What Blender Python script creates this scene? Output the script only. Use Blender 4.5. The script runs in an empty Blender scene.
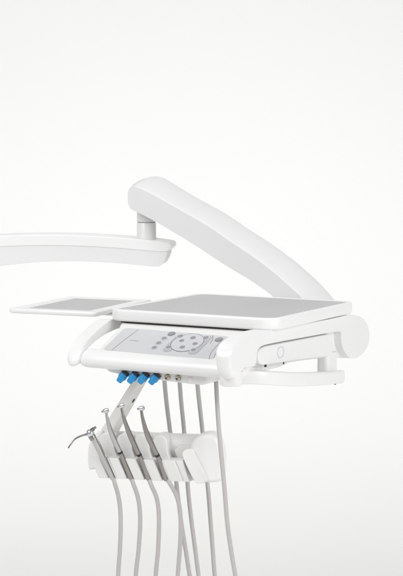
import bpy, bmesh, math, random
from mathutils import Vector, Matrix
random.seed(4)

# ------------------------------------------------------------------ camera
A = math.radians(29); PIT = math.radians(5.4); D = 4.0; K = 0.00227
R_ = Vector((math.cos(A), math.sin(A), 0))            # camera right
FH = Vector((-math.sin(A), math.cos(A), 0))           # camera forward, level
F_ = FH*math.cos(PIT) + Vector((0, 0, -math.sin(PIT)))
U_ = R_.cross(F_)
CAM = Vector((2.06821, -3.32316, 1.41711))
C = bpy.context.scene.collection
cd = bpy.data.cameras.new('camera'); cam = bpy.data.objects.new('camera', cd); C.objects.link(cam)
cd.sensor_fit = 'VERTICAL'; cd.sensor_height = 24; cd.lens = 24*D/(576*K)
cd.clip_start = .05; cd.clip_end = 100
cam.matrix_world = Matrix(((R_.x, U_.x, -F_.x, CAM.x), (R_.y, U_.y, -F_.y, CAM.y), (R_.z, U_.z, -F_.z, CAM.z), (0, 0, 0, 1)))
sc = bpy.context.scene; sc.camera = cam
sc.view_settings.view_transform = 'Standard'; sc.view_settings.look = 'None'
sc.view_settings.exposure = 0; sc.view_settings.gamma = 1

# ------------------------------------------------------------------ studio light
w = bpy.data.worlds.new('World'); sc.world = w; w.use_nodes = True
bg = w.node_tree.nodes['Background']; bg.inputs[0].default_value = (1, 1, 1, 1); bg.inputs[1].default_value = .43
def area(name, right, fwd, z, size, sizey, power, tr, tf, tz, col=(1, 1, 1)):
    """softbox placed in metres right / forward of the unit, aimed at another such point"""
    l = bpy.data.lights.new(name, 'AREA'); l.shape = 'RECTANGLE'; l.size = size; l.size_y = sizey
    l.energy = power; l.color = col
    o = bpy.data.objects.new(name, l); C.objects.link(o)
    p = R_*right + FH*fwd + Vector((0, 0, z)); t = R_*tr + FH*tf + Vector((0, 0, tz))
    o.location = p; o.rotation_euler = (t-p).to_track_quat('-Z', 'Y').to_euler()
    return o
area('key_softbox', -1.6, -1.6, 2.9, 1.6, 1.6, 51, .1, .1, .9)
area('fill_softbox', 2.6, -2.0, 1.7, 1.6, 2.0, 54, .1, .2, .9)
area('top_softbox', .3, .3, 3.4, 1.8, 1.4, 13, .2, .2, 1)
area('backdrop_softbox', 0, .7, 4.2, 5.4, .8, 16.5, 0, 3.3, .72).data.spread = math.radians(75)

# ------------------------------------------------------------------ pixel ray helper (photo pixels)
def ray(px, py): return F_ + R_*((px-201.5)*K/D) - U_*((py-288)*K/D)
def S(px, py, **k):
    d = ray(px, py); (a, v), = k.items(); i = 'uvz'.index(a)
    return CAM + d*((v-CAM[i])/d[i])
def SP(px, py, q, n):                                  # on the plane through q with normal n
    d = ray(px, py); return CAM + d*((Vector(q)-CAM).dot(n)/d.dot(n))
def AT(px, py, depth):                                 # level distance from the camera
    d = ray(px, py); return CAM + d*(depth/d.dot(FH))

# ------------------------------------------------------------------ materials
def mat(name, col, rough=.35, metal=0, bump=.0, bscale=400, var=.0, coat=0, spec=.5):
    m = bpy.data.materials.new(name); m.use_nodes = True; nt = m.node_tree; b = nt.nodes['Principled BSDF']
    b.inputs['Base Color'].default_value = (*col, 1); b.inputs['Roughness'].default_value = rough
    b.inputs['Metallic'].default_value = metal; b.inputs['Coat Weight'].default_value = coat
    b.inputs['Specular IOR Level'].default_value = spec
    tc = nt.nodes.new('ShaderNodeTexCoord')
    n = nt.nodes.new('ShaderNodeTexNoise'); n.inputs['Scale'].default_value = bscale; n.inputs['Detail'].default_value = 3
    nt.links.new(tc.outputs['Object'], n.inputs['Vector'])
    if bump:
        bp = nt.nodes.new('ShaderNodeBump'); bp.inputs['Strength'].default_value = bump; bp.inputs['Distance'].default_value = .0004
        nt.links.new(n.outputs['Fac'], bp.inputs['Height']); nt.links.new(bp.outputs['Normal'], b.inputs['Normal'])
    n2 = nt.nodes.new('ShaderNodeTexNoise'); n2.inputs['Scale'].default_value = 9; n2.inputs['Detail'].default_value = 4
    nt.links.new(tc.outputs['Object'], n2.inputs['Vector'])
    mr = nt.nodes.new('ShaderNodeMapRange'); mr.inputs['To Min'].default_value = max(0, rough-.05); mr.inputs['To Max'].default_value = rough+.07
    nt.links.new(n2.outputs['Fac'], mr.inputs['Value']); nt.links.new(mr.outputs['Result'], b.inputs['Roughness'])
    if var:
        mx = nt.nodes.new('ShaderNodeMix'); mx.data_type = 'RGBA'
        mx.inputs['A'].default_value = (*[c*(1-var) for c in col], 1); mx.inputs['B'].default_value = (*col, 1)
        nt.links.new(n2.outputs['Fac'], mx.inputs['Factor']); nt.links.new(mx.outputs['Result'], b.inputs['Base Color'])
    return m
M = dict(
    white=mat('white_enamel', (.83, .83, .825), .32, bump=.25, var=.015, coat=.15),
    arm=mat('arm_enamel', (.76, .76, .76), .42, bump=.3, var=.015),
    warm=mat('warm_white_plastic', (.80, .795, .78), .36, bump=.3, var=.02),
    cradle=mat('cradle_plastic', (.82, .815, .81), .38, bump=.3, var=.02),
    bracket=mat('bracket_plastic', (.80, .79, .77), .45, bump=.3, var=.03),
    mat=mat('grey_silicone_mat', (.49, .49, .495), .42, bump=.6, bscale=900, var=.04),
    panel=mat('keypad_film', (.60, .605, .62), .34, bump=.2, var=.02),
    pad=mat('keypad_grey_zone', (.45, .455, .475), .4, var=.03),
    key=mat('key_grey', (.29, .295, .31), .4, var=.04),
    keydark=mat('key_dark', (.12, .12, .14), .35, var=.04),
    keylight=mat('key_light', (.60, .60, .63), .35, var=.02),
    line=mat('fine_line_grey', (.26, .26, .28), .5),
    blue=mat('blue_plastic', (.003, .29, .64), .35, bump=.3, var=.08, coat=.2),
    black=mat('black_rubber', (.02, .02, .022), .5),
    gap=mat('dark_gap_shade', (.035, .03, .028), .6),  # near-black paint for the shaded gap below the tray
    steel=mat('brushed_steel', (.56, .55, .54), .20, metal=1, bump=.2, var=.15),
    darksteel=mat('dark_steel', (.36, .34, .325), .20, metal=1, bump=.2, var=.2),
    chrome=mat('polished_chrome', (.72, .72, .74), .08, metal=1),
    brass=mat('nickel_brass', (.56, .51, .43), .25, metal=1, var=.2),
    hose=mat('grey_silicone_hose', (.50, .48, .47), .36, bump=.3, var=.03),
    back=mat('studio_paper', (.90, .90, .888), .85, var=.006, spec=.1),
)

# ------------------------------------------------------------------ mesh helpers
def link(name, bm, m, parent=None, bevel=0, seg=4, smooth=True, angle=40):
    bmesh.ops.recalc_face_normals(bm, faces=bm.faces)
    me = bpy.data.meshes.new(name); bm.to_mesh(me); bm.free()
    o = bpy.data.objects.new(name, me); C.objects.link(o); me.materials.append(M[m])
    if smooth:
        for p in me.polygons: p.use_smooth = True
    if bevel:
        b = o.modifiers.new('bevel', 'BEVEL'); b.width = bevel; b.segments = seg; b.limit_method = 'ANGLE'
        b.angle_limit = math.radians(angle); b.harden_normals = False; b.use_clamp_overlap = True
        wn = o.modifiers.new('wn', 'WEIGHTED_NORMAL'); wn.keep_sharp = True; wn.weight = 80
    elif smooth:
        me.set_sharp_from_angle(angle=math.radians(angle))
    if parent:
        o.parent = parent; o.matrix_parent_inverse = parent.matrix_world.inverted()
    return o
def spl(pts, n=6, closed=True):                        # Catmull-Rom through the points
    pts = [Vector(p) for p in pts]; N = len(pts); out = []
    rng = range(N) if closed else range(N-1)
    for i in rng:
        g = lambda j: pts[j % N] if closed else pts[max(0, min(N-1, j))]
        a, b, c, d = g(i-1), g(i), g(i+1), g(i+2)
        for k in range(n):
            t = k/n
            out.append(.5*((2*b)+(c-a)*t+(2*a-5*b+4*c-d)*t*t+(3*b-a-3*c+d)*t**3))
    if not closed: out.append(pts[-1])
    return out
def resample(pts, step):                               # even spacing on a closed loop
    L = [0]; P = pts+[pts[0]]
    for i in range(len(pts)): L.append(L[-1]+(P[i+1]-P[i]).length)
    n = max(8, int(L[-1]/step)); out = []; j = 0
    for k in range(n):
        s = L[-1]*k/n
        while L[j+1] < s: j += 1
        t = (s-L[j])/max(1e-9, L[j+1]-L[j]); out.append(P[j].lerp(P[j+1], t))
    return out
def prism(name, loop, ext, m, parent=None, bevel=.003, seg=4, angle=40):
    bm = bmesh.new(); a = [bm.verts.new(p) for p in loop]; b = [bm.verts.new(p+ext) for p in loop]
    bm.faces.new(a); bm.faces.new(b[::-1]); n = len(a)
    for i in range(n): bm.faces.new((a[i], a[(i+1) % n], b[(i+1) % n], b[i]))
    return link(name, bm, m, parent, bevel, seg, angle=angle)
def rrect(cx, cy, hx, hy, r, seg=6):
    out = []
    for sx, sy, a0 in ((1, 1, 0), (-1, 1, 90), (-1, -1, 180), (1, -1, 270)):
        for k in range(seg+1):
            a = math.radians(a0+90*k/seg); out.append((cx+sx*(hx-r)+r*math.cos(a), cy+sy*(hy-r)+r*math.sin(a)))
    return out
def tube_bm(bm, path, rad, seg=20, cap=True, squash=1):
    path = [Vector(p) for p in path]; rings = []
    nrm = None
    for i, p in enumerate(path):
        t = (path[min(i+1, len(path)-1)]-path[max(i-1, 0)]).normalized()
        if nrm is None: nrm = t.orthogonal().normalized()
        nrm = (nrm - t*nrm.dot(t)).normalized(); bi = t.cross(nrm)
        r = rad[i] if isinstance(rad, (list, tuple)) else rad
        rings.append([bm.verts.new(p+(nrm*math.cos(2*math.pi*k/seg)+bi*math.sin(2*math.pi*k/seg))*r) for k in range(seg)])
    for a, b in zip(rings, rings[1:]):
        for k in range(seg): bm.faces.new((a[k], a[(k+1) % seg], b[(k+1) % seg], b[k]))
    if cap: bm.faces.new(rings[0][::-1]); bm.faces.new(rings[-1])
def tube(name, path, rad, m, parent=None, seg=20, angle=50):
    bm = bmesh.new(); tube_bm(bm, path, rad, seg); return link(name, bm, m, parent, angle=angle)
def lathe(name, p, axis, prof, m, parent=None, seg=32, angle=35):     # prof: (distance along axis, radius)
    ax = Vector(axis).normalized(); n = ax.orthogonal().normalized(); b = ax.cross(n); bm = bmesh.new(); rings = []
    for h, r in prof:
        rings.append([bm.verts.new(Vector(p)+ax*h+(n*math.cos(2*math.pi*k/seg)+b*math.sin(2*math.pi*k/seg))*r) for k in range(seg)])
    for a, c in zip(rings, rings[1:]):
        for k in range(seg): bm.faces.new((a[k], a[(k+1) % seg], c[(k+1) % seg], c[k]))
    bm.faces.new(rings[0][::-1]); bm.faces.new(rings[-1])
    return link(name, bm, m, parent, angle=angle)
def thing(name, label, cat, loc, group=None):
    o = bpy.data.objects.new(name, None); C.objects.link(o); o.location = loc; o.empty_display_size = .05
    bpy.context.view_layer.update()
    o['label'] = label; o['category'] = cat
    if group: o['group'] = group
    return o
Z = Vector((0, 0, 1)); X = Vector((1, 0, 0)); Y = Vector((0, 1, 0))
def at_u(pts, u): return [S(*p, u=u) for p in pts]
def at_v(pts, v): return [S(*p, v=v) for p in pts]

# ------------------------------------------------------------------ backdrop sweep
prof = [(-7, 0), (1.6, 0)]
for k in range(1, 25):
    a = math.radians(90*k/24); prof.append((1.6+2.0*math.sin(a), 2.0-2.0*math.cos(a)))
prof += [(3.6, 2.6), (3.6, 6.0)]
bm = bmesh.new(); l = [bm.verts.new(R_*-3.6+FH*y+Z*z) for y, z in prof]; r = [bm.verts.new(R_*3.6+FH*y+Z*z) for y, z in prof]
for i in range(len(prof)-1): bm.faces.new((l[i], r[i], r[i+1], l[i+1]))
bd = link('background', bm, 'back'); bd['kind'] = 'structure'

# ================================================================== the delivery unit
unit = thing('dental_delivery_unit', 'white dental delivery unit with arms, grey-topped tray, control panel and instrument holder', 'dental unit', (.2, .15, .86))
U0, U1, V0, V1 = -.017, .405, 0.0, .425

# --- tray : white slab with rounded corners, raised rim, grey mat
def ring_pts(inset, z, r): return [Vector((x, y, z)) for x, y in rrect((U0+U1)/2, (V0+V1)/2, (U1-U0)/2-inset, (V1-V0)/2-inset, max(.004, r-inset), 10)]
bm = bmesh.new()
levels = [(.03, .974, .035), (.004, .974, .035), (.001, .976, .035), (0, .979, .035), (0, .996, .035), (.0012, .999, .035), (.0035, 1.0, .035),
          (.0105, 1.0, .035), (.0125, .9992, .035), (.0135, .997, .035), (.017, .9965, .035)]
rs = [[bm.verts.new(p) for p in ring_pts(*l)] for l in levels]
for a, b in zip(rs, rs[1:]):
    n = len(a)
    for k in range(n): bm.faces.new((a[k], a[(k+1) % n], b[(k+1) % n], b[k]))
bm.faces.new(rs[0][::-1]); bm.faces.new(rs[-1])
tray = link('tray', bm, 'white', unit, angle=70)
prism('mat', ring_pts(.0145, .9967, .035), Z*.0022, 'mat', tray, .0006, 2)

# dark strip standing in for the shade in the gap under the tray
prism('gap_shade', [Vector((x, y, .9700)) for x, y in rrect(.18, .207, .178, .199, .03)], Z*.0042, 'gap', unit, 0)

# --- console body
bp = [(.400, .9695), (.004, .9695), (-.003, .9672), (-.008, .962), (-.098, .9205), (-.104, .900), (-.100, .888), (-.06, .882), (.1, .882), (.400, .905)]
loop = [Vector((.021, v, z)) for v, z in bp]
prism('console', loop, X*.345, 'warm', unit, .004, 4, 25)
con = unit.children[-1]
# rounded front rail
sec = resample(spl([(-.092, .924), (-.108, .9205), (-.121, .911), (-.125, .898), (-.119, .885), (-.104, .877), (-.08, .876), (-.07, .888), (-.07, .91)], 6), .003) if False else None
secp = [Vector((0, v, z)) for v, z in [(-.088, .922), (-.103, .9205), (-.117, .913), (-.124, .900), (-.121, .890), (-.108, .8825), (-.086, .8805), (-.070, .887), (-.067, .902), (-.073, .916)]]
sec = resample(spl(secp, 6), .003); cen = sum(sec, Vector())/len(sec)
bm = bmesh.new(); rs = []
us = [(-.018, .30), (-.0172, .50), (-.015, .70), (-.011, .85), (-.005, .95), (.003, 1.0)]
us = us + [(.37*k/12, 1.0) for k in range(1, 13)]
for u, s in us: rs.append([bm.verts.new(Vector((u, 0, 0))+cen+(p-cen)*s) for p in sec])
for a, b in zip(rs, rs[1:]):
    n = len(a)
    for k in range(n): bm.faces.new((a[k], a[(k+1) % n], b[(k+1) % n], b[k]))
bm.faces.new(rs[0][::-1]); bm.faces.new(rs[-1])
link('front_rail', bm, 'white', unit, angle=60)

# --- control panel on the sloping face
pa, pb = Vector((0, -.008, .962)), Vector((0, -.098, .9205))
sl = (pb-pa).normalized(); pn = Vector((0, sl.z, -sl.y)); pn = pn if pn.z > 0 else -pn
def on_panel(px, py, h=0):
    return SP(px, py, pa+pn*h, pn)
pan_px = [(124, 329), (130, 328.6), (160, 331), (195, 334), (226, 336.6), (229, 338), (224, 343), (218.5, 349), (214.5, 356), (213, 361), (185, 358.6), (150, 355), (120, 351.6), (105, 350), (104.5, 348.6), (114, 339.5)]
prism('control_panel', [on_panel(*p, .0006) for p in pan_px], pn*.0016, 'panel', unit, .0006, 2)
cp = unit.children[-1]
def line_on(name, pts, wd, m, h=.0023, closed=False):
    P = [on_panel(*p, h) for p in (spl([Vector((*p, 0)) for p in pts], 5, closed) and [(q.x, q.y) for q in spl([Vector((*p, 0)) for p in pts], 5, closed)])]
    bm = bmesh.new(); a = []; b = []; n = len(P)
    for i, p in enumerate(P):
        if closed: t = P[(i+1) % n]-P[i-1]
        else: t = P[min(i+1, n-1)]-P[max(i-1, 0)]
        s = t.normalized().cross(pn)*wd/2
        a.append(bm.verts.new(p+s)); b.append(bm.verts.new(p-s))
    for i in range(n if closed else n-1): j = (i+1) % n; bm.faces.new((a[i], a[j], b[j], b[i]))
    bmesh.ops.solidify(bm, geom=bm.faces[:], thickness=.0003)
    return link(name, bm, m, cp)
line_on('seam', [(138.5, 329.6), (125, 339.5), (112, 350)], .0012, 'line')
line_on('seam', [(212.5, 335.5), (212.8, 339), (210, 343.5)], .0012, 'line')
line_on('seam', [(224, 338), (217, 345.5), (211, 353), (209, 359.5)], .0010, 'line')
# oval keypad zones : long pill-shaped fields running down the slope
def pill(name, p0, p1, wd, m, h, th=.0005, bev=0):
    a = on_panel(*p0, h); b = on_panel(*p1, h); t = (b-a).normalized(); s = pn.cross(t)
    L = []
    for k in range(13): q = math.pi*k/12; L.append(b + (s*math.cos(q)+t*math.sin(q))*wd/2)
    for k in range(13): q = math.pi*k/12; L.append(a + (-s*math.cos(q)-t*math.sin(q))*wd/2)
    return prism(name, L, pn*th, m, cp, bev, 2)
pill('key_field', (180.0, 337.4), (168.3, 349.0), .0235, 'pad', .0023)
pill('key_field', (206.4, 338.6), (193.5, 351.6), .0235, 'pad', .0023)
def circ_on(cx, cy, ru, rv, n=28):                      # round on the panel plane, radii in metres
    c = on_panel(cx, cy); out = []
    return [c+X*math.cos(2*math.pi*k/n)*ru+sl*math.sin(2*math.pi*k/n)*rv for k in range(n)]
def disc(name, cx, cy, ru, m, h=.0024, th=.0008, rv=None):
    L = [p+pn*h for p in circ_on(cx, cy, ru, rv or ru)]
    return prism(name, L, pn*th, m, cp, .0005, 2)
def ringo(name, cx, cy, r, wd, m, h=.0029):
    bm = bmesh.new(); a = [bm.verts.new(p+pn*h) for p in circ_on(cx, cy, r, r, 48)]; b = [bm.verts.new(p+pn*h) for p in circ_on(cx, cy, r-wd, r-wd, 48)]
    for i in range(48): j = (i+1) % 48; bm.faces.new((a[i], a[j], b[j], b[i]))
    bmesh.ops.solidify(bm, geom=bm.faces[:], thickness=.0003)
    return link(name, bm, m, cp)
disc('direction_pad', 187.6, 343.6, .0365, 'panel', .0023, .0006)
ringo('pad_ring', 187.6, 343.6, .0372, .0011, 'key', .0030)
for (x, y, r, m) in [(171.8, 334.8, .0088, 'keydark'), (164.6, 339.3, .0080, 'pad'), (159, 344.0, .0080, 'pad'), (154.6, 348.6, .0080, 'pad'),
                     (180.6, 337.3, .0088, 'key'), (168.8, 348.2, .0088, 'pad'), (206.3, 338.8, .0085, 'key'), (193.9, 351.0, .0085, 'key'),
                     (219.0, 340.6, .0088, 'keydark'), (193.3, 338.9, .0088, 'pad'), (182, 341.8, .0078, 'pad'),
                     (195.3, 344.9, .0080, 'pad'), (182.6, 348.3, .0085, 'pad')]:
    b = disc('button', x, y, r, 'keylight' if m != 'keydark' else 'line', .0024, .0006)
    if m != 'keydark':
        k_ = disc('key_top', x, y, r*.70, 'key', .0030, .0006)
    else:
        k_ = disc('key_top', x, y, r*.74, 'key', .0030, .0006)
# small grey mark on the panel
pill('marking', (130.6, 340.2), (138.4, 341.0), .0032, 'pad', .0023, .0003)

# --- left grab handle : curved blade in the v-z plane
lh = [(126, 321), (118, 319.5), (111, 320), (104, 325), (96.5, 331.5), (88.5, 339.5), (83, 348), (79.2, 356.5), (77.5, 363.5), (78.2, 366.8), (80.8, 365.8), (83, 359), (86, 352.5), (91, 345.5), (99, 338.5), (108, 333), (118, 328.5), (127, 327)]
def blade(name, loop, ext, tip, reach, amount, back, m, parent, bevel=.006):
    """plate whose far end is rounded across its width"""
    bm = bmesh.new(); n = len(loop); rs = []
    for t in (0, .06, .16, .3, .5, .7, .84, .94, 1):
        c = 1-math.sqrt(max(0, 1-(2*t-1)**2)); ring = []
        for p in loop:
            k = max(0, 1-(p-tip).length/reach)
            ring.append(bm.verts.new(p+ext*t+back*(k**1.3*c*amount)))
        rs.append(ring)
    for a, b in zip(rs, rs[1:]):
        for k in range(n): bm.faces.new((a[k], a[(k+1) % n], b[(k+1) % n], b[k]))
    bm.faces.new(rs[0][::-1]); bm.faces.new(rs[-1])
    return link(name, bm, m, parent, bevel, 5, angle=50)
loop = resample(spl([p for p in at_u(lh, -.008)], 5), .004)
tp = S(78.5, 367, u=-.008)
blade('grab_handle', loop, X*-.032, tp, .075, .022, (S(88, 345, u=-.008)-tp).normalized(), 'white', unit)

# --- right side plate with pivot end
rp = [(230.5, 364), (231, 356), (234, 348), (240, 341), (249, 335.5), (260, 332), (275, 329.2), (300, 324.7), (330, 319), (350, 315), (360, 316.5), (366.5, 323), (369.3, 333), (368.5, 343),
      (364.5, 351.5), (357.5, 357.5), (351, 358.2), (346, 354), (342.5, 347.5), (341, 340), (341, 333.5), (339.5, 331.6), (333, 332), (320, 334.4), (300, 338), (280, 341.6), (266, 344.6), (260, 347.2), (257.4, 352), (256.6, 360), (254.5, 365.5), (249, 367.6), (243.5, 370.0), (240.5, 375.5), (236.5, 379.6), (232.5, 378), (230.8, 372)]
loop = resample(spl(at_u(rp, .390), 6), .0035)
tp = S(234, 380, u=.390)
side = blade('side_plate', loop, X*-.036, tp, .085, .020, (S(243, 350, u=.39)-tp).normalized(), 'white', unit, .0045)
ir = [(250, 352), (262, 343), (300, 334), (345, 326), (350, 345), (348, 357.5), (338, 357.2), (325, 357.8), (300, 361), (275, 364.8), (256, 366.4), (250, 364)]
loop = resample(spl(at_u(ir, .372), 5), .004)
prism('link_arm', loop, X*-.017, 'white', side, .003, 4)
bo = [(258.2, 356), (259.3, 350.6), (264, 347), (272, 345), (300, 339.6), (326, 334.7), (330.8, 334.4), (332.3, 336.5), (333, 351), (331, 355), (326, 356.8), (300, 359.8), (270, 364.3), (262.5, 364.8), (259, 361.5)]
loop = resample(spl(at_u(bo, .3865), 5), .003)
prism('side_boss', loop, X*-.018, 'white', side, .0045, 4)
ec = S(280.6, 352.3, u=.3866)
em = tube('round_emblem', [ec+Y*math.cos(2*math.pi*k/36)*.0155+Z*math.sin(2*math.pi*k/36)*.0118 for k in range(37)], .0010, 'panel', side, 8)

# --- lower right handle loop
hp = [(236, 377.2, .338), (242, 376.8, .350), (250, 376.8, .364), (259, 377.2, .378), (268, 377.8, .389), (280, 378.7, .399), (300, 379.2, .405), (320, 378.4, .396), (332, 377.3, .384), (341, 376.2, .370)]
path = spl([S(x, y, u=u) for x, y, u in hp], 6, False)
bm = bmesh.new(); rs = []; n = len(path)
for i, p in enumerate(path):
    t = (path[min(i+1, n-1)]-path[max(i-1, 0)]); t.z = 0; t.normalize(); sd_ = t.cross(Z)
    k = {0: .7, 1: .93, n-2: .95, n-1: .78}.get(i, 1)
    rs.append([bm.verts.new(p+sd_*x*k+Z*y*k) for x, y in rrect(0, 0, .0115, .0152, .005, 5)])
for a, b in zip(rs, rs[1:]):
    m_ = len(a)
    for k in range(m_): bm.faces.new((a[k], a[(k+1) % m_], b[(k+1) % m_], b[k]))
bm.faces.new(rs[0][::-1]); bm.faces.new(rs[-1])
lower = link('lower_handle', bm, 'white', unit, angle=60)
pq = S(328.5, 377, u=.372)
prism('handle_post', [Vector((pq.x+x-.004, pq.y+y, pq.z-.004)) for x, y in rrect(0, 0, .016, .028, .012, 6)], Z*.062, 'white', lower, .002, 3)
q = S(231, 382, u=.362)
lathe('foot_hub', q-Z*.007, Z, [(0, .021), (.0015, .0235), (.020, .0245), (.03, .0245)], 'warm', unit)
for (x, y, u) in ((265.4, 366.6, .378), (252.3, 383.4, .366), (335, 384.2, .381), (283.5, 363.9, .379)):
    c = S(x, y, u=u); r_ = .0028 if x != 283.5 else .0016
    lathe('screw', c, -Z, [(-.005, r_*.9), (0, r_), (.001, r_*.6)], 'black', unit, 12)

# --- connector block and its fittings
cb = [(103, 362), (104.5, 367.5), (109, 372.3), (125, 375.6), (150, 379), (166, 381.3), (190, 384.2), (203, 385.3), (206.5, 382.5), (207, 372)]
blk = prism('connector_block', at_v(cb, -.092), Y*.07, 'warm', unit, .004, 4, 30)
def fitting(px, py):
    """blue coupling pointing down and towards the dentist"""
    p0 = S(px+2.6, py-3.4, v=-.094); p1 = S(px-2.6, py+4.4, v=-.094) + Vector((0, -.006, 0))
    ax = (p1-p0).normalized(); L = (p1-p0).length
    lathe('seal_ring', p0-ax*.0055, ax, [(0, .0088), (.0055, .0092), (.0070, .0086)], 'black', blk)
    c = lathe('blue_coupling', p0, ax, [(0, .0080), (.0012, .0094), (L*.50, .0097), (L*.55, .0088), (L*.60, .0080), (L*.64, .0074), (L*.92, .0066), (L*.97, .0062), (L, .0050)], 'blue', blk, 14, 30)
for x, y in ((122.5, 377.0), (132.8, 377.8), (143.2, 378.3), (154.2, 379.0)): fitting(x, y)
for x, y in ((168.2, 376.8), (178.8, 377.6)):
    p0 = S(x, y, v=-.091); ax = Vector((-.25, -1, -.35)).normalized()
    k = lathe('hose_fitting', p0-ax*.004, ax, [(0, .0066), (.0075, .0066), (.0085, .0058), (.0105, .0052), (.0112, .0044)], 'brass', blk, 24)
    lathe('bore', p0+ax*.0072, ax, [(0, .0026), (.0004, .0026)], 'black', k, 16)
p0 = S(190.2, 379.4, v=-.0925); lathe('blank_plug', p0+Y*.004, Vector((0, -1, -.1)), [(0, .0062), (.0045, .006), (.0055, .0045)], 'warm', blk, 24)
for x, y in ((127.6, 370.2), (173.6, 373.3)):
    lathe('screw', S(x, y, v=-.0925)+Y*.003, -Y, [(0, .0022), (.0035, .0020)], 'darksteel', blk, 12)

# --- bracket carrying the holder
br = [(132, 374), (141.5, 374), (138.5, 384), (118.5, 420), (110, 436), (100, 430), (107, 420), (130.5, 383)]
HANG = prism('holder_bracket', at_v(br, -.028), Y*.036, 'bracket', unit, .0040, 4, 30)
hc = S(133.6, 400.5, v=-.004); tg = (S(138, 393, v=-.004)-hc).normalized()
# slot hole on the side of the bracket
sd = S(138.5, 384, v=-.028)-S(118.5, 420, v=-.028); sd.normalize(); nn = Y.cross(sd); nn = nn if nn.x > 0 else -nn
e0 = SP(133.4, 400.6, S(128.5, 402, v=-.028), nn)
L = [e0+nn*.0002+(sd*math.cos(2*math.pi*k/20)*.0055+Y*math.sin(2*math.pi*k/20)*.0040) for k in range(20)]
prism('slot', L, nn*.0005, 'black', HANG, 0)

# ------------------------------------------------------------------ instrument holder
HA = A-math.radians(12)
E1 = Vector((math.cos(HA), math.sin(HA), 0)); HN = Vector((-math.sin(HA), math.cos(HA), 0))   # row direction, depth direction
HQ = AT(140, 460, 3.845)                                                                          # on the front face plane
def H(px, py, d=0): return SP(px, py, HQ+HN*d, HN)
# handpiece axis direction (down), leaning in the row direction and towards the dentist at the top
lean_px = (20.0, 46.0)
a0 = H(112, 432, -.045); a1 = H(112+lean_px[0], 432+lean_px[1], 0)
AX = (a1-a0).normalized()
S1 = (E1-AX*E1.dot(AX)).normalized(); N1 = AX.cross(S1); N1 = N1 if N1.dot(HN) > 0 else -N1      # across and into the cradle
holder = None
# back bar : rounded beam
b0, b1 = H(100, 452, .058), H(206, 452, .058)
def oval(c, ry, rz, n=28, p=2.6):
    out = []
    for k in range(n):
        a = 2*math.pi*k/n; ca, sa = math.cos(a), math.sin(a)
        out.append(c+HN*math.copysign(abs(ca)**(2/p), ca)*ry+Z*math.copysign(abs(sa)**(2/p), sa)*rz)
    return out
b0.z = b1.z = (b0.z+b1.z)/2
bm = bmesh.new(); rs = []
L = (b1-b0).length
for t, s in [(-.016, .35), (-.0145, .6), (-.010, .82), (-.004, .95), (.004, 1)]+[(L*k/10, 1) for k in range(1, 10)]+[(L-.004, 1), (L+.006, .97), (L+.016, .86), (L+.022, .7), (L+.025, .45)]:
    rs.append([bm.verts.new(p) for p in oval(b0+E1*t, .032*s, .044*s)])
for a, b in zip(rs, rs[1:]):
    n = len(a)
    for k in range(n): bm.faces.new((a[k], a[(k+1) % n], b[(k+1) % n], b[k]))
bm.faces.new(rs[0][::-1]); bm.faces.new(rs[-1])
holder = link('instrument_holder', bm, 'cradle', unit, angle=60)
PITCH = 18.0
ends = [(112.8, 478.3), (131.0, 478.9), (148.4, 479.9), (166.2, 480.8), (190.5, 480.5)]     # where each channel leaves the holder
def cradle(px, py, wl=.0302, wr=.0106, ln=.056, r=.0072, dp=.004):
    """U-shaped cradle : section across the axis, swept along the instrument's axis"""
    base = H(px, py, 0)                                    # channel centre at the lower end
    L = []
    L += [(-wl, -.001), (-wl+.0025, -.0035), (-r-.002, -.0035), (-r, -.001)]
    for k in range(0, 9):
        a = math.pi+math.pi*k/8; L.append((r*math.cos(a), -r*math.sin(a)*1.0+dp))
    L += [(r, -.001), (r+.001, -.0030), (wr-.0005, -.0030), (wr, -.001), (wr, .030), (wr-.003, .033), (-wl+.003, .033), (-wl, .030)]
    pts = [base+S1*x+N1*y for x, y in L]
    # upper end cut level, lower end cut level : shear the loop along the axis
    lo = [p-AX*((p.z-base.z)/AX.z) for p in pts]
    return prism('cradle', lo, -AX*ln, 'cradle', holder, .0034, 4, 30)
for x, y in ends[:4]: cradle(x, y)
cradle(184.4, 481.4, .0302, .0125, r=.0014, dp=-.001)
sb = [(174, 450), (180, 446), (192, 446), (204, 462), (210, 479), (206, 481.5), (186, 480)]
prism('backplate', [H(*p, .016) for p in sb], HN*.03, 'bracket', holder, .002, 2)

blk5 = [(182.3, 456), (183.5, 451), (187, 449.8), (192.5, 449.8), (195, 455), (201, 466.5), (207, 479), (206, 482.3), (199, 483.8), (195, 482), (188, 469.5)]
loop = resample(spl([H(*p, -.014) for p in blk5], 5), .003)
prism('end_block', loop, HN*.05, 'cradle', holder, .004, 4)
# rounded end housing right of the empty slot
eh = [(203, 480), (196, 466), (191, 455), (190.3, 447), (193, 440), (200, 435.3), (209, 434), (216, 437.5), (220.5, 446), (222.5, 458), (222.5, 472), (221, 480.5), (216, 482.8), (207, 483)]
loop = resample(spl([H(*p, -.004) for p in eh], 5), .004)
eo = prism('end_housing', loop, HN*.052, 'cradle', holder, .010, 5)
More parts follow.
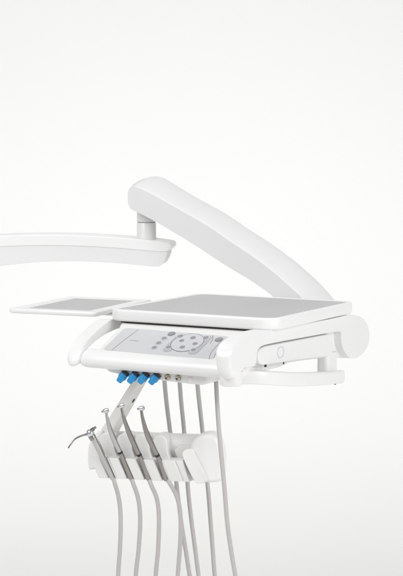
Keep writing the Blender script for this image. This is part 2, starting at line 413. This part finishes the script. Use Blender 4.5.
# slanting fins between the instruments, rising from each cradle to the top of the bar
fin = [(-22.5, -14), (-26.5, -25), (-31, -36), (-31.6, -41), (-28.5, -45), (-23, -45.6), (-18.5, -42.5), (-17.2, -36), (-16.6, -29), (-13.6, -21), (-11.5, -14)]
for (x, y) in [(131.0, 478.9), (148.6, 479.9), (166.3, 480.8), (184.4, 481.4)]:
    loop = resample(spl([H(x+a, y+b, -.0005) for a, b in fin], 5), .003)
    prism('fin', loop, HN*.055, 'cradle', holder, .0065, 5)
fl = [(89.5, 470), (87.5, 462), (88, 448), (92, 438), (97, 434), (101, 437), (100.5, 446), (103, 456), (106, 464), (98, 468)]
prism('fin', resample(spl([H(*p, .006) for p in fl], 5), .003), HN*.05, 'cradle', holder, .006, 4)
# ------------------------------------------------------------------ swing arm, pivot post, balance arm
AQ = S(146.5, 232, v=.505)
SA = A-math.radians(6); SE = Vector((math.cos(SA), math.sin(SA), 0)); SN = Vector((-math.sin(SA), math.cos(SA), 0))
def G(px, py, d): return SP(px, py, AQ+SN*d, SN)
top = [(-210, 252), (-130, 243.5), (-70, 239.2), (-30, 236.6), (0, 235.2), (30, 234.2), (60, 234.2), (90, 235.2), (120, 237.0), (145, 239.0), (160, 240.8), (169, 242.3)]
seam = [(-210, 263), (-130, 254.5), (-70, 250.2), (-30, 247.5), (0, 246.2), (30, 245.2), (60, 245.2), (90, 246.2), (120, 248.0), (145, 250.2), (160, 251.3), (166, 251)]
bot = [(-210, 300), (-130, 285), (-70, 276), (-30, 270), (0, 266.0), (30, 262.8), (60, 261.2), (90, 261.6), (120, 263.4), (140, 265.3), (152, 266.4)]
def srt(p): return spl([Vector((*q, 0)) for q in p], 5, False)
cov = srt(top)+srt([(170.8, 243.6), (171.6, 245.8), (170.8, 248.4), (168.2, 250.6)])+srt(seam)[::-1]
sw = prism('swing_arm', [G(q.x, q.y, -.052) for q in srt([(p[0], p[1]-.4) for p in seam[:-1]])+srt([(166.5, 251.0), (166.8, 254), (164.8, 260), (162, 264.5), (158.5, 266.5)])+srt(bot)[::-1]], SN*.100, 'arm', unit, .007, 5, 35)
cvo = prism('arm_cover', [G(q.x, q.y+.6, -.0545) for q in cov], SN*.105, 'white', sw, .010, 6, 35)
zb = S(146.5, 246, v=.505).z; zt_ = S(146.5, 222.5, v=.505).z
lathe('pivot_post', (AQ.x, AQ.y, zb), Z, [(0, .0260), (.004, .0247), (zt_-zb-.002, .0245), (zt_-zb, .0235)], 'white', unit, 48)
lathe('pivot_gap', (AQ.x, AQ.y, zt_-.0005), Z, [(0, .0226), (.0022, .0226)], 'line', unit, 48)
lathe('pivot_collar', (AQ.x, AQ.y, zt_+.002), Z, [(0, .0232), (.004, .0240), (.03, .0245), (.05, .0245)], 'arm', unit, 48)

front_top = [(128.5, 190), (130, 186.8), (137, 188.0), (145, 191.3), (153.7, 195.8), (169.6, 204.7), (185, 213.3), (200, 221.8), (215, 231.4), (230, 242.0), (250, 255.2), (270, 270.2), (288, 285.8), (300, 296.8), (314, 312), (324, 326), (330, 340)]
bottom = [(285, 345), (287, 325), (281, 306), (269.4, 293.8), (249.5, 279.9), (229.7, 268.0), (210, 255.2), (190, 242.2), (170, 230.2), (157.7, 222.8), (148, 217.6), (138, 212.6), (131, 209.2), (128.3, 205)]
AV = .447
loop = resample([S(p.x, p.y, v=AV) for p in srt(front_top)]+[S(p.x, p.y, v=AV) for p in srt(bottom)]+[S(127.8, 200, v=AV), S(127.7, 194, v=AV)], .012)
um = min(p.x for p in loop); n = len(loop); bm = bmesh.new(); rs = []
def lower_top(i):                                        # 1 on the upper edge, 0 on the lower edge
    p = loop[i]; near = [q for q in loop if abs(q.x-p.x) < .03]; zs = [q.z for q in near]; lo, hi = min(zs), max(zs)
    return max(0, min(1, (p.z-lo)/max(.02, hi-lo)*1.6-.5))
wt = [lower_top(i) for i in range(n)]
for t, cr, dz in [(0, 0, 0), (.035, .002, 0), (.1, .006, 0), (.3, .013, 0), (.55, .019, 0), (.8, .0215, 0), (.95, .0195, 0), (1, .017, 0)]:
    ring = []
    for i, p in enumerate(loop):
        k = max(0, 1-(p.x-um)/.16)
        ring.append(bm.verts.new((p.x+k*k*.018*t**1.6, p.y+.118*t, p.z+(cr*(1+.35*(p.x-um)/.5)+.003*t*k)*wt[i])))
    rs.append(ring)
for a, b in zip(rs, rs[1:]):
    for k in range(n): bm.faces.new((a[k], a[(k+1) % n], b[(k+1) % n], b[k]))
bm.faces.new(rs[0][::-1]); bm.faces.new(rs[-1])
link('balance_arm', bm, 'arm', unit, .007, 5, angle=68)

# ------------------------------------------------------------------ instruments and hoses
def hose_pts(front, back, low=.30):
    """front run (pixels with level distance), loop below, rear run up to the console port"""
    P = [AT(*p) for p in front]; Q = [AT(*p) for p in back]
    a, b = P[-1], Q[0]; c = (a+b)/2
    mid = []
    for k in range(1, 8):
        t = math.pi*k/8; m_ = c-(b-a)*.5*math.cos(t); m_.z = a.z-(a.z-low)*math.sin(t)**.8*.9; mid.append(m_)
    return spl(P+mid+Q, 7, False)
def screen_axis(pts): return [AT(*p) for p in pts]
def dep(px, off=0): return 3.845-math.tan(math.radians(12))*(px-140)*K*.96+off

fronts = [
 [(112.9, 476), (115.0, 484), (118.2, 495), (120.3, 510), (120.7, 528), (119.9, 550), (118.2, 576), (117.6, 610)],
 [(131.0, 477), (133.4, 484), (137.3, 495), (139.6, 508), (140.2, 525), (138.6, 550), (135.8, 576), (135, 610)],
 [(148.6, 478), (151.2, 485), (156.0, 496), (158.4, 508), (159.0, 524), (158.1, 550), (155.8, 576), (155, 610)],
 [(166.4, 478), (170.2, 484), (176.2, 495), (179.6, 508), (180.8, 526), (179.8, 550), (177.8, 576), (177, 610)]]
rears = [
 [(196, 610), (189.8, 576), (186, 552), (181.8, 526), (177.8, 495), (173.8, 460), (170.0, 430), (166.8, 405), (164.9, 386), (164, 374)],
 [(203, 610), (198.6, 576), (195, 548), (191.6, 522), (188.6, 495), (186.6, 470), (184.2, 432), (181.5, 405), (179.9, 386), (179.4, 376)],
 [(219, 610), (214.8, 576), (212.6, 548), (210.6, 522), (208.6, 495), (206, 470), (202.6, 432), (199.6, 405), (197.8, 388), (197.3, 378)],
 [(241, 610), (235.4, 576), (231, 550), (227.2, 522), (224.6, 490), (222.2, 465), (219.4, 435), (217.6, 410), (216.4, 388), (216, 378)]]
fd = [[0, .0, .01, .015, .015, .015, .02, .03]]*4
def build_hose(i, parent):
    fr = [(x, y, dep(x, o+.0)) for (x, y), o in zip(fronts[i], fd[i])]
    rr = []
    n = len(rears[i])
    for k, (x, y) in enumerate(rears[i]):
        port = 3.85-(x-165)*K*.485*.95                       # level distance of the port
        back = dep(x, .115) if i < 3 else dep(x, -.045)
        t = k/(n-1); wgt = 0 if y > 425 else (425-y)/50
        rr.append((x, y, back*(1-wgt)+port*wgt))
    return tube('hose', hose_pts(fr, rr), .0049, 'hose', parent, 18)

GRP = 'instruments in the four-place holder'
def body_path(pts, n=6): return spl([AT(x, y, dep(x, o)) for x, y, o in pts], n, False)
def rad_along(vals, n):                                   # stretch radius key values over n points
    out = []
    for i in range(n):
        t = i/(n-1)*(len(vals)-1); k = min(int(t), len(vals)-2); out.append(vals[k]*(1-t+k)+vals[k+1]*(t-k))
    return out
# chip syringe : curved chrome nozzle, button, tapered body
p = body_path([(91.6, 434.5, -.050), (94.5, 440, -.046), (99, 449, -.037), (104, 460, -.024), (109, 470, -.010), (112.9, 478.5, 0)])
sy = thing('air_water_syringe', 'steel air-water syringe with thin bent nozzle, leftmost instrument in the holder', 'dental syringe', p[-1], GRP)
bdy = tube('body', p, rad_along([.0062, .0068, .0070, .0066, .0064, .0062, .0060], len(p)), 'steel', sy, 24)
hd = AT(90.3, 433.2, dep(90, -.051))
ax = (p[0]-p[4]).normalized()
bm = bmesh.new(); bmesh.ops.create_uvsphere(bm, u_segments=24, v_segments=16, radius=.0088); bmesh.ops.translate(bm, verts=bm.verts, vec=hd)
link('head', bm, 'chrome', sy)
lathe('collar', hd-ax*.016, ax, [(0, .0072), (.003, .0078), (.010, .0080), (.012, .0068)], 'darksteel', sy, 24)
nz = spl([AT(90, 434, dep(90, -.052)), AT(86, 434.5, dep(86, -.056)), AT(80.5, 436.2, dep(80, -.064)), AT(74.5, 439.5, dep(74, -.072)), AT(71, 444, dep(71, -.077)), AT(68.3, 448.2, dep(68, -.080))], 6, False)
tube('nozzle', nz, rad_along([.0030, .0024, .0021, .0019, .0018, .0016], len(nz)), 'darksteel', sy, 14)
b0_ = AT(91.3, 430.5, dep(91, -.052)); b1_ = AT(95.6, 427.2, dep(95, -.055))
tube('button', [b0_, b0_.lerp(b1_, .5), b0_.lerp(b1_, .52), b1_], [.0042, .0042, .0028, .0028], 'darksteel', sy, 16)
b2_ = AT(87.8, 430.8, dep(91, -.054)); tube('button', [hd, b2_], [.004, .0036], 'chrome', sy, 16)
build_hose(0, sy)

def handpiece(i, pts, headpx, m, label, hdir):
    p = body_path(pts)
    t = thing('dental_handpiece', label, 'dental handpiece', p[-1], GRP)
    k = int(len(p)*.62)
    tube('body', p[:k+1], rad_along([.0029, .0031, .0036, .0043, .0052, .0060, .0062, .0058, .0052], k+1), m, t, 24)
    tube('joint', [p[k], p[k].lerp(p[k+1], .9)], .0056, 'black', t, 20)
    kk = p[k+1:]; tube('coupling', kk, rad_along([.0054, .0056, .0060, .0060, .0062, .0058], len(kk)), 'darksteel', t, 24)
    # turbine head : short drum across the neck
    c = AT(headpx[0], headpx[1], dep(headpx[0], pts[0][2])); d = (R_*hdir[0]+Z*hdir[1]-FH*.35).normalized()
    h = lathe('head', c-d*.0062, d, [(0, .0034), (.0012, .0046), (.0030, .0050), (.0032, .0054), (.009, .0056), (.0105, .0052), (.0108, .0047), (.0125, .0042), (.0132, .0028)], 'chrome', t, 28)
    lathe('chuck', c-d*.0100, d, [(0, .0018), (.005, .0024)], 'darksteel', h, 14)
    build_hose(i, t)
    return t
handpiece(1, [(106.2, 412, -.052), (107.6, 420, -.050), (110.8, 431, -.044), (116.2, 444, -.034), (121.5, 455, -.024), (126.5, 467, -.010), (131.3, 478.5, 0)], (105.8, 410.8), 'steel',
          'pale steel dental handpiece between the bent-nozzle syringe and the longest handpiece', (.95, .32))
handpiece(2, [(121.6, 407.5, -.054), (123.6, 417, -.052), (128.4, 431, -.044), (134.6, 445, -.034), (140.5, 457.5, -.024), (144.5, 467, -.012), (148.7, 479, 0)], (121.6, 405.8), 'darksteel',
          'long brownish steel dental handpiece standing highest in the holder', (.95, .32))
handpiece(3, [(141.2, 409.5, -.052), (142.6, 418, -.050), (146.4, 432, -.044), (152.6, 446, -.034), (158.6, 458, -.024), (162.5, 468, -.012), (166.6, 480, 0)], (141.6, 408.3), 'darksteel',
          'dark steel dental handpiece rightmost in the holder beside the empty slot', (.95, .22))

# ------------------------------------------------------------------ second tray behind the console
zr = .985
c0, c1, c3 = S(8, 308.5, z=zr), S(84, 312, z=zr), S(97, 296.5, z=zr)
e1 = (c1-c0); e2 = (c3-c0); e2 = e2-e1*(e2.dot(e1)/e1.length_squared); e2 = e2.normalized()*(c3-c0).length*.93
shift = FH*.0
W_ = e1.length+.030; Hh = e2.length; e1n = e1.normalized(); e2n = e2.normalized(); o0 = c0
t2 = thing('instrument_tray', 'thin white side tray with narrow grey mat, behind the left of the console', 'tray', o0+e1*.5+e2*.5-Z*.01)
def rr2(inset, z, r): return [o0+e1n*x+e2n*y+Z*(z-zr) for x, y in rrect(W_/2, Hh/2, W_/2-inset, Hh/2-inset, max(.003, r-inset), 6)]
bm = bmesh.new()
rs = [[bm.verts.new(p) for p in rr2(*l)] for l in [(.02, zr-.0105, .012), (.003, zr-.0105, .012), (0, zr-.008, .012), (0, zr-.002, .012), (.0015, zr, .012), (.030, zr, .014), (.032, zr-.002, .014), (.040, zr-.0025, .014)]]
for a, b in zip(rs, rs[1:]):
    n = len(a)
    for k in range(n): bm.faces.new((a[k], a[(k+1) % n], b[(k+1) % n], b[k]))
bm.faces.new(rs[0][::-1]); bm.faces.new(rs[-1])
link('tray_plate', bm, 'white', t2, angle=50)
prism('mat', rr2(.0335, zr-.0022, .014), Z*.0012, 'mat', t2, .0004, 2)
prism('support_arm', [o0+e1n*(e1.length*.78)+e2n*(Hh*.22)+e1n*x+e2n*y-Z*.0155 for x, y in rrect(.075, .04, .12, .03, .02)], Z*.0045, 'bracket', t2, .0015, 3)
